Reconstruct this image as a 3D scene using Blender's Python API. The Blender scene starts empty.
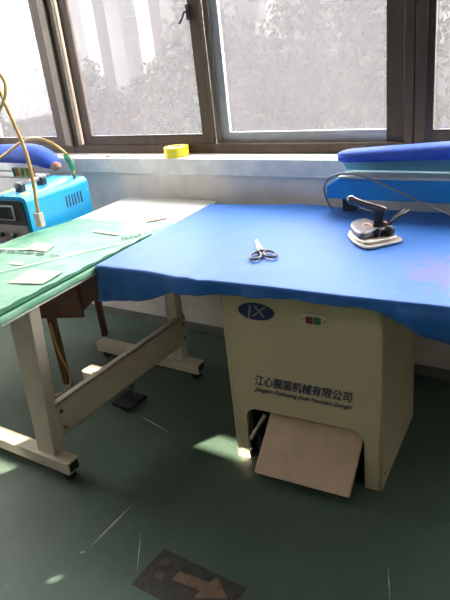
import bpy, bmesh, math, random
from mathutils import Vector, Matrix, noise
random.seed(7)
S = bpy.context.scene
COL = S.collection
PI = math.pi

# ------------------------------------------------------------------ materials
def nt(m):
    m.use_nodes = True
    n = m.node_tree
    return n, n.nodes, n.links

def mat(name, col, rough=0.6, metal=0.0, var=0.0, scale=8.0, bump=0.0, bscale=60.0, spec=0.5, col2=None, stretch=None):
    m = bpy.data.materials.new(name)
    t, N, L = nt(m)
    b = N['Principled BSDF']
    b.inputs['Roughness'].default_value = rough
    b.inputs['Metallic'].default_value = metal
    b.inputs['Specular IOR Level'].default_value = spec
    tc = N.new('ShaderNodeTexCoord')
    src = tc.outputs['Object']
    if stretch:
        mp = N.new('ShaderNodeMapping'); mp.inputs['Scale'].default_value = stretch
        L.new(src, mp.inputs['Vector']); src = mp.outputs['Vector']
    if var > 0 or col2:
        nz = N.new('ShaderNodeTexNoise'); nz.inputs['Scale'].default_value = scale
        nz.inputs['Detail'].default_value = 6; nz.inputs['Roughness'].default_value = 0.6
        L.new(src, nz.inputs['Vector'])
        r = N.new('ShaderNodeValToRGB')
        r.color_ramp.elements[0].position = 0.35; r.color_ramp.elements[1].position = 0.68
        c2 = col2 or tuple(c * (1 - var) for c in col)
        r.color_ramp.elements[0].color = (*c2, 1)
        r.color_ramp.elements[1].color = (*[min(1, c * (1 + (var if not col2 else 0))) for c in col], 1)
        L.new(nz.outputs['Fac'], r.inputs['Fac'])
        L.new(r.outputs['Color'], b.inputs['Base Color'])
    else:
        b.inputs['Base Color'].default_value = (*col, 1)
    if bump > 0:
        n2 = N.new('ShaderNodeTexNoise'); n2.inputs['Scale'].default_value = bscale; n2.inputs['Detail'].default_value = 4
        L.new(src, n2.inputs['Vector'])
        bp = N.new('ShaderNodeBump'); bp.inputs['Strength'].default_value = bump; bp.inputs['Distance'].default_value = 0.01
        L.new(n2.outputs['Fac'], bp.inputs['Height']); L.new(bp.outputs['Normal'], b.inputs['Normal'])
    return m

M = {}
M['wall'] = mat('wall_paint', (0.76, 0.68, 0.62), 0.85, var=0.12, scale=5, bump=0.15, bscale=30)
M['ledge'] = mat('ledge_paint', (0.80, 0.76, 0.71), 0.7, var=0.12, scale=9, bump=0.25, bscale=40)
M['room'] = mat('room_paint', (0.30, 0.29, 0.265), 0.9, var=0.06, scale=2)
M['skirt'] = mat('skirting_paint', (0.16, 0.16, 0.14), 0.6, var=0.2, scale=9)
M['alu'] = mat('window_metal', (0.085, 0.056, 0.038), 0.55, 0.1, var=0.15, scale=30, stretch=(1, 1, 0.1), spec=.3)
M['alu_dark'] = mat('window_metal_dark', (0.05, 0.042, 0.038), 0.5, 0.4, var=0.15, scale=20)
M['alu_light'] = mat('window_track', (0.26, 0.21, 0.16), 0.6, 0.1, var=0.1, scale=20)
M['alu_grey'] = mat('outer_sash_metal', (0.42, 0.42, 0.44), 0.4, 0.3, var=0.1, scale=20)
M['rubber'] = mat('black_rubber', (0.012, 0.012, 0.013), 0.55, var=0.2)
M['black'] = mat('black_plastic', (0.02, 0.022, 0.028), 0.4, var=0.15)
M['cream'] = mat('cream_enamel', (0.64, 0.54, 0.345), 0.42, var=0.05, scale=4, bump=0.03, bscale=15)
M['cavity'] = mat('dark_inside_metal', (0.03, 0.028, 0.024), 0.7, var=0.1)
M['beigeleg'] = mat('painted_leg', (0.62, 0.54, 0.42), 0.45, var=0.08, scale=12)
M['white_top'] = mat('white_laminate', (0.86, 0.83, 0.79), 0.4, var=0.04, scale=6)
M['pedal'] = mat('pedal_board', (0.66, 0.47, 0.33), 0.6, var=0.10, scale=10, bump=0.05)
M['steel'] = mat('bright_steel', (0.62, 0.57, 0.52), 0.28, 0.9, var=0.12, scale=25)
M['steel_dark'] = mat('dark_steel', (0.25, 0.22, 0.21), 0.35, 0.85, var=0.2, scale=25)
M['tool'] = mat('worn_dark_metal', (0.10, 0.085, 0.085), 0.38, 0.8, var=0.3, scale=40)
M['handle'] = mat('dark_handle_metal', (0.16, 0.14, 0.15), 0.25, 0.85, var=0.15, scale=25)
M['soleplate'] = mat('aluminium_sole', (0.62, 0.55, 0.47), 0.35, 0.6, var=0.08, scale=25)
M['copper'] = mat('copper_fitting', (0.55, 0.25, 0.15), 0.35, 0.8, var=0.1)
M['navy'] = mat('navy_print', (0.012, 0.03, 0.12), 0.5, var=0.05)
M['pale'] = mat('pale_print', (0.30, 0.32, 0.27), 0.5, var=0.05)
M['red'] = mat('red_button', (0.25, 0.03, 0.025), 0.4, var=0.05)
M['green_b'] = mat('green_button', (0.03, 0.15, 0.06), 0.4, var=0.05)
M['machine'] = mat('sky_blue_enamel', (0.02, 0.38, 0.74), 0.30, var=0.05, scale=5)
M['machine_grey'] = mat('machine_grey', (0.30, 0.29, 0.29), 0.5, var=0.05)
M['screen'] = mat('dark_screen', (0.02, 0.03, 0.035), 0.15, var=0.1)
M['frame_w'] = mat('screen_surround', (0.45, 0.48, 0.48), 0.4, var=0.05)
M['yellow'] = mat('yellow_tape', (0.98, 0.78, 0.05), 0.35, var=0.10, scale=40)
M['sticker'] = mat('yellow_sticker', (0.85, 0.75, 0.10), 0.5, var=0.1)
M['tape_core'] = mat('tape_core', (0.75, 0.66, 0.50), 0.6, var=0.05)
M['hose'] = mat('amber_hose', (0.58, 0.34, 0.10), 0.35, var=0.12, scale=30)
M['cable'] = mat('grey_cable', (0.22, 0.22, 0.22), 0.5, var=0.1)
M['wire'] = mat('white_wire', (0.6, 0.6, 0.6), 0.5, var=0.05)
M['greenclip'] = mat('green_clip', (0.03, 0.28, 0.14), 0.5, var=0.1)
M['pad'] = mat('blue_pad', (0.035, 0.10, 0.50), 0.75, var=0.12, scale=20, bump=0.3, bscale=90)
M['stand'] = mat('blue_stand_enamel', (0.015, 0.24, 0.60), 0.32, var=0.08, scale=6)
M['teal'] = mat('teal_plate', (0.16, 0.48, 0.60), 0.4, var=0.06, scale=6)
M['cork'] = mat('brown_cork', (0.42, 0.20, 0.13), 0.7, var=0.1)
M['wood'] = mat('brown_wood', (0.125, 0.055, 0.032), 0.5, var=0.3, scale=9, stretch=(1, 8, 1), bump=0.1)
M['wood_leg'] = mat('reddish_wood_leg', (0.17, 0.07, 0.032), 0.5, var=0.25, scale=12, stretch=(6, 6, 1))
M['thread_y'] = mat('ochre_thread', (0.55, 0.38, 0.12), 0.8, var=0.15)
M['thread_r'] = mat('rust_thread', (0.40, 0.15, 0.08), 0.8, var=0.15)
M['label_paper'] = mat('pinkish_paper', (0.66, 0.50, 0.42), 0.6, var=0.10, scale=25)
M['film'] = mat('green_film', (0.10, 0.34, 0.19), 0.5, col2=(0.24, 0.47, 0.31), scale=7, bump=0.35, bscale=14)
M['film_deep'] = mat('deep_green_film', (0.003, 0.10, 0.04), 0.75, spec=.2, var=0.3, scale=20)
M['print_dark'] = mat('dark_print', (0.10, 0.14, 0.11), 0.6, var=0.3, scale=60)
M['print_pink'] = mat('pink_print', (0.70, 0.55, 0.54), 0.6, var=0.2, scale=60)
M['mark'] = mat('floor_sign_base', (0.045, 0.040, 0.036), 0.6, var=0.45, scale=25)
M['arrow'] = mat('arrow_ochre', (0.20, 0.125, 0.075), 0.6, var=0.3, scale=30)
M['scuff'] = mat('scuff_mark', (0.48, 0.52, 0.45), 0.6, var=0.3, scale=40)
M['wood_clip'] = mat('pale_wood_stick', (0.45, 0.28, 0.20), 0.6, var=0.1)
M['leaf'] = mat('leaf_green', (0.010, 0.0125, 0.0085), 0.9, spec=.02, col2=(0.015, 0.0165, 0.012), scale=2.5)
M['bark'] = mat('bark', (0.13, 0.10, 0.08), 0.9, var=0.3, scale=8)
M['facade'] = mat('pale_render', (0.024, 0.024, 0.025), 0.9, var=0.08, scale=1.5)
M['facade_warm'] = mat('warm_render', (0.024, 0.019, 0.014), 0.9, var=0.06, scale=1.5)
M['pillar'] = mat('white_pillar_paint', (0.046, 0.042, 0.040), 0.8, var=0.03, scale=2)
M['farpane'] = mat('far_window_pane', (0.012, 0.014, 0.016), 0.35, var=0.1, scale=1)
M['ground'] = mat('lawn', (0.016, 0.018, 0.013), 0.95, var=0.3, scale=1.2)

FILL = 2.6  # strength of the added ceiling fill lamps
_m = mat('fill_tube_glow', (.9, .9, .85), .5); _m.node_tree.nodes['Principled BSDF'].inputs['Emission Color'].default_value = (1, .96, .88, 1)
_m.node_tree.nodes['Principled BSDF'].inputs['Emission Strength'].default_value = 4; M['tube'] = _m  # glow of the tubes in the added fill lamps

def floor_mat():
    m = bpy.data.materials.new('green_floor_paint')
    t, N, L = nt(m); b = N['Principled BSDF']
    tc = N.new('ShaderNodeTexCoord')
    n1 = N.new('ShaderNodeTexNoise'); n1.inputs['Scale'].default_value = 2.2; n1.inputs['Detail'].default_value = 8; n1.inputs['Roughness'].default_value = 0.65
    n2 = N.new('ShaderNodeTexNoise'); n2.inputs['Scale'].default_value = 26; n2.inputs['Detail'].default_value = 8; n2.inputs['Roughness'].default_value = 0.75
    n3 = N.new('ShaderNodeTexNoise'); n3.inputs['Scale'].default_value = 7; n3.inputs['Detail'].default_value = 10; n3.inputs['Distortion'].default_value = 1.5
    for n in (n1, n2, n3): L.new(tc.outputs['Object'], n.inputs['Vector'])
    r1 = N.new('ShaderNodeValToRGB'); r1.color_ramp.elements[0].position = .3; r1.color_ramp.elements[1].position = .7
    r1.color_ramp.elements[0].color = (0.056, 0.098, 0.072, 1); r1.color_ramp.elements[1].color = (0.094, 0.143, 0.106, 1)
    L.new(n1.outputs['Fac'], r1.inputs['Fac'])
    r2 = N.new('ShaderNodeValToRGB'); r2.color_ramp.elements[0].position = .58; r2.color_ramp.elements[1].position = .82
    L.new(n2.outputs['Fac'], r2.inputs['Fac'])
    mx = N.new('ShaderNodeMixRGB'); mx.inputs['Color2'].default_value = (0.22, 0.27, 0.22, 1)
    ml = N.new('ShaderNodeMath'); ml.operation = 'MULTIPLY'; ml.inputs[1].default_value = .55
    L.new(r2.outputs['Color'], ml.inputs[0]); L.new(ml.outputs[0], mx.inputs['Fac']); L.new(r1.outputs['Color'], mx.inputs['Color1'])
    # thin ringed scuffs
    r3 = N.new('ShaderNodeValToRGB'); e = r3.color_ramp.elements
    e[0].position = .485; e[0].color = (0, 0, 0, 1); e[1].position = .5; e[1].color = (.10, .10, .10, 1)
    k = e.new(.515); k.color = (0, 0, 0, 1)
    L.new(n3.outputs['Fac'], r3.inputs['Fac'])
    mx2 = N.new('ShaderNodeMixRGB'); mx2.inputs['Color2'].default_value = (0.19, 0.23, 0.175, 1)
    L.new(r3.outputs['Color'], mx2.inputs['Fac']); L.new(mx.outputs['Color'], mx2.inputs['Color1'])
    L.new(mx2.outputs['Color'], b.inputs['Base Color'])
    rr = N.new('ShaderNodeMapRange'); rr.inputs['To Min'].default_value = .36; rr.inputs['To Max'].default_value = .6
    L.new(n3.outputs['Fac'], rr.inputs['Value']); L.new(rr.outputs['Result'], b.inputs['Roughness'])
    bp = N.new('ShaderNodeBump'); bp.inputs['Strength'].default_value = .12; bp.inputs['Distance'].default_value = .01
    L.new(n2.outputs['Fac'], bp.inputs['Height']); L.new(bp.outputs['Normal'], b.inputs['Normal'])
    return m
M['floor'] = floor_mat()

def cloth_mat():
    m = bpy.data.materials.new('blue_cotton')
    t, N, L = nt(m); b = N['Principled BSDF']
    b.inputs['Roughness'].default_value = .55
    b.inputs['Specular IOR Level'].default_value = .5
    b.inputs['Sheen Weight'].default_value = .08
    b.inputs['Sheen Roughness'].default_value = .4
    b.inputs['Sheen Tint'].default_value = (.75, .85, 1, 1)
    tc = N.new('ShaderNodeTexCoord')
    n1 = N.new('ShaderNodeTexNoise'); n1.inputs['Scale'].default_value = 3; n1.inputs['Detail'].default_value = 5
    L.new(tc.outputs['Object'], n1.inputs['Vector'])
    r1 = N.new('ShaderNodeValToRGB'); r1.color_ramp.elements[0].position = .3; r1.color_ramp.elements[1].position = .7
    r1.color_ramp.elements[0].color = (0.009, 0.116, 0.43, 1); r1.color_ramp.elements[1].color = (0.012, 0.136, 0.49, 1)
    L.new(n1.outputs['Fac'], r1.inputs['Fac'])
    # floral purple dye stain near the right hand front corner
    g = N.new('ShaderNodeNewGeometry')
    sub = N.new('ShaderNodeVectorMath'); sub.operation = 'SUBTRACT'; sub.inputs[1].default_value = (-0.41, 1.80, .82)
    L.new(g.outputs['Position'], sub.inputs[0])
    sc = N.new('ShaderNodeVectorMath'); sc.operation = 'MULTIPLY'; sc.inputs[1].default_value = (5.5, 6.5, 0)
    L.new(sub.outputs[0], sc.inputs[0])
    ln = N.new('ShaderNodeVectorMath'); ln.operation = 'LENGTH'; L.new(sc.outputs[0], ln.inputs[0])
    n2 = N.new('ShaderNodeTexNoise'); n2.inputs['Scale'].default_value = 22; n2.inputs['Detail'].default_value = 5
    L.new(tc.outputs['Object'], n2.inputs['Vector'])
    a = N.new('ShaderNodeMath'); a.operation = 'MULTIPLY_ADD'; a.inputs[1].default_value = 2.6; a.inputs[2].default_value = -.35
    L.new(n2.outputs['Fac'], a.inputs[0])
    s = N.new('ShaderNodeMath'); s.operation = 'SUBTRACT'; L.new(a.outputs[0], s.inputs[0]); L.new(ln.outputs['Value'], s.inputs[1])
    mr = N.new('ShaderNodeMapRange'); mr.inputs['From Min'].default_value = 0; mr.inputs['From Max'].default_value = .5; mr.inputs['To Max'].default_value = .40
    L.new(s.outputs[0], mr.inputs['Value'])
    mx = N.new('ShaderNodeMixRGB'); mx.inputs['Color2'].default_value = (0.20, 0.09, 0.34, 1)
    L.new(mr.outputs['Result'], mx.inputs['Fac']); L.new(r1.outputs['Color'], mx.inputs['Color1'])
    L.new(mx.outputs['Color'], b.inputs['Base Color'])
    n4 = N.new('ShaderNodeTexNoise'); n4.inputs['Scale'].default_value = 9; n4.inputs['Detail'].default_value = 5
    L.new(tc.outputs['Object'], n4.inputs['Vector'])
    bp = N.new('ShaderNodeBump'); bp.inputs['Strength'].default_value = .25; bp.inputs['Distance'].default_value = .012
    L.new(n4.outputs['Fac'], bp.inputs['Height']); L.new(bp.outputs['Normal'], b.inputs['Normal'])
    return m
M['cloth'] = cloth_mat()

def glass_mat():
    m = bpy.data.materials.new('dusty_glass')
    t, N, L = nt(m)
    for n in list(N): N.remove(n)
    out = N.new('ShaderNodeOutputMaterial')
    tr = N.new('ShaderNodeBsdfTransparent'); tr.inputs['Color'].default_value = (.93, .95, .97, 1)
    tl = N.new('ShaderNodeBsdfTranslucent'); tl.inputs['Color'].default_value = (.078, .073, .078, 1)
    gl = N.new('ShaderNodeBsdfGlossy'); gl.inputs['Roughness'].default_value = .08
    tc = N.new('ShaderNodeTexCoord')
    mp = N.new('ShaderNodeMapping'); mp.inputs['Scale'].default_value = (1, 1, .35); L.new(tc.outputs['Object'], mp.inputs['Vector'])
    n1 = N.new('ShaderNodeTexNoise'); n1.inputs['Scale'].default_value = 34; n1.inputs['Detail'].default_value = 6; n1.inputs['Roughness'].default_value = .7
    L.new(mp.outputs['Vector'], n1.inputs['Vector'])
    n2 = N.new('ShaderNodeTexNoise'); n2.inputs['Scale'].default_value = 3; n2.inputs['Detail'].default_value = 4
    L.new(tc.outputs['Object'], n2.inputs['Vector'])
    ad = N.new('ShaderNodeMath'); ad.operation = 'ADD'; L.new(n1.outputs['Fac'], ad.inputs[0]); L.new(n2.outputs['Fac'], ad.inputs[1])
    mr = N.new('ShaderNodeMapRange'); mr.inputs['From Min'].default_value = .7; mr.inputs['From Max'].default_value = 1.3
    mr.inputs['To Min'].default_value = .28; mr.inputs['To Max'].default_value = .52
    L.new(ad.outputs[0], mr.inputs['Value'])
    mx = N.new('ShaderNodeMixShader'); L.new(mr.outputs['Result'], mx.inputs['Fac'])
    L.new(tr.outputs[0], mx.inputs[1]); L.new(tl.outputs[0], mx.inputs[2])
    m2 = N.new('ShaderNodeMixShader'); m2.inputs['Fac'].default_value = .04
    L.new(mx.outputs[0], m2.inputs[1]); L.new(gl.outputs[0], m2.inputs[2]); L.new(m2.outputs[0], out.inputs['Surface'])
    return m
M['glass'] = glass_mat()

# ------------------------------------------------------------------ mesh helpers
def B(): return bmesh.new()

def box(bm, x0, x1, y0, y1, z0, z1):
    vs = [bm.verts.new((x, y, z)) for z in (z0, z1) for y in (y0, y1) for x in (x0, x1)]
    for f in ((0, 2, 3, 1), (4, 5, 7, 6), (0, 1, 5, 4), (1, 3, 7, 5), (3, 2, 6, 7), (2, 0, 4, 6)):
        bm.faces.new([vs[i] for i in f])
    return bm

def hexa(bm, bot, top):
    """prism between two matching polygons (counter-clockwise seen from above)"""
    a = [bm.verts.new(p) for p in bot]; c = [bm.verts.new(p) for p in top]
    n = len(a)
    bm.faces.new(a[::-1]); bm.faces.new(c)
    for i in range(n): bm.faces.new((a[i], a[(i + 1) % n], c[(i + 1) % n], c[i]))
    return bm

def prism(bm, pts, z0, z1):
    return hexa(bm, [(x, y, z0) for x, y in pts], [(x, y, z1) for x, y in pts])

def catmull(P, n=8):
    P = [Vector(p) for p in P]
    Q = [P[0] * 2 - P[1]] + P + [P[-1] * 2 - P[-2]]
    out = []
    for i in range(1, len(Q) - 2):
        for k in range(n):
            t = k / n
            a, b, c, d = Q[i - 1], Q[i], Q[i + 1], Q[i + 2]
            out.append(.5 * ((2 * b) + (c - a) * t + (2 * a - 5 * b + 4 * c - d) * t * t + (3 * b - a - 3 * c + d) * t ** 3))
    out.append(P[-1])
    return out

def tube(bm, P, r, seg=12, smooth=0):
    """tube along points; r a number or list"""
    if smooth: 
        n0 = len(P); P2 = catmull(P, smooth)
        if not isinstance(r, (int, float)):
            r = [r[min(int(i / smooth), n0 - 1)] * (1 - (i / smooth) % 1) + r[min(int(i / smooth) + 1, n0 - 1)] * ((i / smooth) % 1) for i in range(len(P2))]
        P = P2
    P = [Vector(p) for p in P]
    R = r if not isinstance(r, (int, float)) else [r] * len(P)
    t0 = (P[1] - P[0]).normalized()
    up = Vector((0, 0, 1)) if abs(t0.z) < .9 else Vector((1, 0, 0))
    nrm = t0.cross(up).normalized()
    rings = []
    for i, p in enumerate(P):
        t = (P[min(i + 1, len(P) - 1)] - P[max(i - 1, 0)]).normalized()
        nrm = (nrm - t * nrm.dot(t)).normalized()
        bn = t.cross(nrm)
        rings.append([bm.verts.new(p + (nrm * math.cos(a) + bn * math.sin(a)) * R[i]) for a in [2 * PI * k / seg for k in range(seg)]])
    for a, b in zip(rings, rings[1:]):
        for k in range(seg): bm.faces.new((a[k], a[(k + 1) % seg], b[(k + 1) % seg], b[k]))
    bm.faces.new(rings[0][::-1]); bm.faces.new(rings[-1])
    return bm

def cyl(bm, p0, p1, r, seg=20): return tube(bm, [p0, p1], r, seg)

def lathe(bm, prof, c=(0, 0, 0), seg=28, axis='z'):
    rings = []
    for r, h in prof:
        ring = []
        for k in range(seg):
            a = 2 * PI * k / seg
            x, y = r * math.cos(a), r * math.sin(a)
            v = {'z': (x, y, h), 'y': (x, h, y), 'x': (h, x, y)}[axis]
            ring.append(bm.verts.new(Vector(v) + Vector(c)))
        rings.append(ring)
    for a, b in zip(rings, rings[1:]):
        for k in range(seg): bm.faces.new((a[k], a[(k + 1) % seg], b[(k + 1) % seg], b[k]))
    bm.faces.new(rings[0][::-1]); bm.faces.new(rings[-1])
    return bm

def finish(o, bev=0.0, smooth=False, sub=0, solid=0.0):
    me = o.data
    if smooth:
        for p in me.polygons: p.use_smooth = True
    if solid:
        s = o.modifiers.new('thickness', 'SOLIDIFY'); s.thickness = solid; s.offset = -1
    if bev:
        b = o.modifiers.new('bevel', 'BEVEL'); b.width = bev; b.segments = 3; b.limit_method = 'ANGLE'; b.angle_limit = math.radians(40)
    if sub:
        s = o.modifiers.new('subdivision', 'SUBSURF'); s.levels = sub; s.render_levels = sub
    return o

def obj(name, bm, m, parent=None, bev=0.0, smooth=False, sub=0, solid=0.0, label=None, normals=True):
    if normals: bmesh.ops.recalc_face_normals(bm, faces=bm.faces)
    me = bpy.data.meshes.new(name); bm.to_mesh(me); bm.free()
    o = bpy.data.objects.new(name, me); COL.objects.link(o)
    me.materials.append(m)
    if parent: o.parent = parent
    finish(o, bev, smooth, sub, solid)
    if label: o['label'] = label
    return o

def thing(name, label, cat, loc=(0, 0, 0), rz=0, group=None):
    o = bpy.data.objects.new(name, None); COL.objects.link(o)
    o.location = loc; o.rotation_euler = (0, 0, rz); o.empty_display_size = .1
    o['label'] = label; o['category'] = cat
    if group: o['group'] = group
    return o

def recentre(o):
    """put a single mesh's origin at the middle of its base"""
    vs = [v.co for v in o.data.vertices]
    c = Vector(((min(v.x for v in vs) + max(v.x for v in vs)) / 2, (min(v.y for v in vs) + max(v.y for v in vs)) / 2, min(v.z for v in vs)))
    for v in o.data.vertices: v.co -= c
    o.location = c
    return o

def tag(o, label, cat, group=None, kind=None):
    o['label'] = label; o['category'] = cat
    if group: o['group'] = group
    if kind: o['kind'] = kind
    return recentre(o)

def struct(name, bm, m, parent=None, bev=0.0, label=None):
    o = obj(name, bm, m, parent, bev)
    if not parent: o['kind'] = 'structure'
    if label: o['label'] = label
    return o

def text_mesh(name, body, size, m, parent, loc, rot, shear=0.0, depth=0.0006, xscale=1.0, bold=0.0, twin=0.0):
    cu = bpy.data.curves.new(name, 'FONT'); cu.body = body; cu.size = size; cu.shear = shear
    cu.extrude = depth; cu.align_x = 'CENTER'; cu.align_y = 'CENTER'; cu.offset = bold
    t = bpy.data.objects.new(name, cu); COL.objects.link(t)
    bpy.context.view_layer.update()
    me = bpy.data.meshes.new_from_object(t.evaluated_get(bpy.context.evaluated_depsgraph_get()))
    bpy.data.objects.remove(t)
    if twin:      # a second, slightly shifted copy of the strokes makes them heavier
        tb = bmesh.new(); tb.from_mesh(me)
        g = bmesh.ops.duplicate(tb, geom=tb.verts[:] + tb.edges[:] + tb.faces[:])
        for v in g['geom']:
            if isinstance(v, bmesh.types.BMVert): v.co += Vector((twin, twin * .5, .0002))
        tb.to_mesh(me); tb.free()
    o = bpy.data.objects.new(name, me); COL.objects.link(o)
    me.materials.clear(); me.materials.append(m)
    o.parent = parent; o.location = loc; o.rotation_euler = rot; o.scale = (xscale, 1, 1)
    return o

# ------------------------------------------------------------------ the room
WY = 2.49            # inner face of the window wall
XL, XR, YB, CH = -5.0, 2.4, -3.4, 3.0
ZS = 1.02            # window ledge height
ZT = 2.75; ZTL = 2.75            # window head
fl = struct('floor', box(B(), XL, XR, YB, WY + .01, -.06, 0), M['floor'])
struct('ceiling', box(B(), XL, XR, YB, WY + .3, CH, CH + .1), M['room'])
wl_ = B()
LY0, LY1 = .5, 2.3
box(wl_, XL - .15, XL, YB, WY + .3, -.06, 1.0); box(wl_, XL - .15, XL, YB, WY + .3, ZTL, CH)
box(wl_, XL - .15, XL, YB, LY0, 1.0, ZTL); box(wl_, XL - .15, XL, LY1, WY + .3, 1.0, ZTL)
struct('wall_left', wl_, M['room'])
wfr = B()
for a in (LY0, LY0 + .9, LY1 - .05): box(wfr, XL - .10, XL - .05, a, a + .05, 1.0, ZTL)
box(wfr, XL - .10, XL - .05, LY0, LY1, 1.0, 1.05); box(wfr, XL - .10, XL - .05, LY0, LY1, ZTL - .05, ZTL)
w4 = struct('added_window', wfr, M['alu'])  # unseen left wall window, added to bring in soft side daylight
obj('glass', box(B(), XL - .077, XL - .073, LY0 + .04, LY1 - .04, 1.04, ZTL - .04), M['glass'], w4)
struct('wall_right', box(B(), XR, XR + .15, YB, WY + .3, -.06, CH), M['room'])
# the unseen wall behind the camera has a few added narrow gaps high up that let thin sun patches reach the floor
sun_slots = [(-4.92, -4.56, 2.292, 2.320), (-4.72, -4.53, 2.135, 2.185), (-4.775, -4.69, 2.632, 2.657), (-4.172, -3.93, 2.395, 2.445), (-3.768, -3.738, 2.015, 2.033)]
wf = B(); zs = sorted({-.06, CH} | {g[2] for g in sun_slots} | {g[3] for g in sun_slots})
for za, zb_ in zip(zs, zs[1:]):
    x = XL - .15
    for g in sorted(g for g in sun_slots if g[2] <= za and g[3] >= zb_):
        box(wf, x, g[0], YB - .01, YB, za, zb_); x = g[1]
    box(wf, x, XR + .15, YB - .01, YB, za, zb_)
struct('wall_front', wf, M['room'])
w = B()
box(w, XL, XR, WY, WY + .26, -.06, ZS - .03)
box(w, XL, -3.66, WY, WY + .26, ZS - .03, ZT)
box(w, 1.35, XR, WY, WY + .26, ZS - .03, ZT)
box(w, XL, XR, WY, WY + .26, ZT, CH)
struct('wall_back', w, M['wall'])
struct('trim_1', box(B(), -3.655, 1.345, 2.462, 2.70, .938, ZS), M['ledge'], bev=.004, label='white painted window ledge with chipped front edge')
struct('baseboard_back', box(B(), XL, XR, WY - .004, WY + .002, 0, .055), M['skirt'])

# scratches that stay on the painted floor
def strip(bm, p, q, wd):
    p = Vector((*p, 0)); q = Vector((*q, 0)); d = (q - p).normalized(); n = Vector((-d.y, d.x, 0)) * wd / 2
    mid = (p + q) / 2
    a = [p, mid - n * 1.0 + d * .0, q, mid + n]
    prism(bm, [(v.x, v.y) for v in (p, mid - n, q, mid + n)], .0002, .0006)
for p, q, wd in (((-1.372, .967), (-1.373, 1.197), .008), ((-1.145, .951), (-1.26, 1.109), .004), ((-1.752, 1.667), (-1.515, 1.613), .008),
                 ((-1.385, .93), (-1.375, .945), .008), ((-.45, 1.35), (-.40, 1.22), .004), ((-.32, 1.6), (-.22, 1.52), .005)):
    b_ = B(); strip(b_, p, q, wd); obj('scuff_mark', b_, M['scuff'], fl, label='pale scratch on the floor paint')

# windows -------------------------------------------------------------
def window(name, x0, x1, panes, sticks=()):
    """frame opening x0..x1; panes: (glass x0, glass x1, stile left, stile right, y depth)"""
    root = bpy.data.objects.new(name, None); COL.objects.link(root); root.location = (x0, 2.62, ZS); root['kind'] = 'structure'
    ox, oy, oz = root.location
    def lb(bm, a, b, c, d, e, f): return box(bm, a - ox, b - ox, c - oy, d - oy, e - oz, f - oz)
    f = B()
    lb(f, x0, x1, 2.60, 2.70, ZS + .001, 1.068); lb(f, x0, x1, 2.60, 2.70, ZT - .05, ZT)
    lb(f, x0, x0 + .045, 2.60, 2.70, 1.068, ZT - .05); lb(f, x1 - .04, x1, 2.60, 2.70, 1.068, ZT - .05)
    obj('window_frame', f, M['alu'], root, bev=.002)
    for (g0, g1, s0, s1, yy, mk) in panes:
        s = B()
        lb(s, s0, g0, yy - .012, yy + .012, 1.062, ZT - .045); lb(s, g1, s1, yy - .012, yy + .012, 1.062, ZT - .045)
        lb(s, g0, g1, yy - .012, yy + .012, 1.062, 1.118); lb(s, g0, g1, yy - .012, yy + .012, ZT - .10, ZT - .045)
        sa = obj('sash', s, M[mk], root, bev=.0015)
        sl = B()
        lb(sl, g0, g1, yy - .016, yy - .0125, 1.112, 1.119)
        obj('glazing_seal', sl, M['rubber'] if mk == 'alu' else M['alu_grey'], sa)
        obj('glass', lb(B(), g0 - .004, g1 + .004, yy - .002, yy + .002, 1.113, ZT - .095), M['glass'], sa)
    for (a, b, ya, yb, mk) in sticks:
        obj('mullion', lb(B(), a, b, ya, yb, 1.066, ZT - .05), M[mk], root, bev=.0015)
    return root
window('window_1', -3.65, -2.815, [(-3.54, -2.964, -3.60, -2.868, 2.625, 'alu')])
w2 = window('window_2', -2.812, -.762,
            [(-2.665, -1.858, -2.735, -1.792, 2.622, 'alu'), (-1.712, -.885, -1.80, -.806, 2.658, 'alu_grey')],
            [(-1.790, -1.758, 2.636, 2.644, 'alu_light'), (-2.765, -2.758, 2.594, 2.60, 'alu_light'), (-2.748, -2.742, 2.592, 2.60, 'alu_light'), (-.886, -.80, 2.628, 2.645, 'alu')])
window('window_3', -.757, 1.34, [(-.682, .12, -.752, .18, 2.622, 'alu'), (.27, 1.25, .19, 1.295, 2.655, 'alu')])
# light track strip between the first two windows
struct('trim_2', box(B(), -2.868, -2.816, 2.585, 2.60, 1.068, ZT - .05), M['alu_light'], label='pale track strip between the first two windows')
# latch on the middle sash
lt = B()
tube(lt, [(-1.857, 2.606, 1.70), (-1.870, 2.590, 1.695), (-1.882, 2.588, 1.672), (-1.905, 2.588, 1.650)], .0055, 8, 3)
box(lt, -1.862, -1.846, 2.596, 2.611, 1.66, 1.73)
la = obj('window_latch', lt, M['black'], w2, bev=.001, smooth=False, label='small black hook latch')
la.location = -Vector(w2.location)

# ------------------------------------------------------------------ outside
gr = struct('trim_3', box(B(), -40, 25, 3.2, 60, -3.4, -3.2), M['ground'], label='lawn outside below the windows')
bld = thing('pillared_building', 'pale building behind the dusty panes with tall white pillars', 'building', (-10, 14, -3.2))
def lbx(o, bm, *a):
    l = o.location; return box(bm, a[0] - l.x, a[1] - l.x, a[2] - l.y, a[3] - l.y, a[4] - l.z, a[5] - l.z)
obj('wall', lbx(bld, B(), -14.6, 3.0, 14, 18, -3.2, 4.4), M['facade'], bld)
for i in range(8):
    x = -12.45 + i * 1.87
    p = lbx(bld, B(), x - .22, x + .22, 12.9, 13.35, -3.2, 4.2)
    obj('pillar', p, M['pillar'], bld, bev=.02)
obj('canopy', lbx(bld, B(), -13.5, 3.0, 12.7, 14.0, 4.2, 4.5), M['pillar'], bld)
for i in range(7):
    x = -12.1 + i * 1.87
    for z in (0.2, 2.4):
        f = obj('window_surround', lbx(bld, B(), x, x + 1.1, 13.93, 14.0, z, z + 1.7), M['pillar'], bld)
        obj('pane', lbx(bld, B(), x + .08, x + 1.02, 13.90, 13.94, z + .08, z + 1.62), M['farpane'], f)
ann = thing('warm_annex', 'warm beige building with a large pale window at far left', 'building', (-18, 13.5, -3.2))
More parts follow.
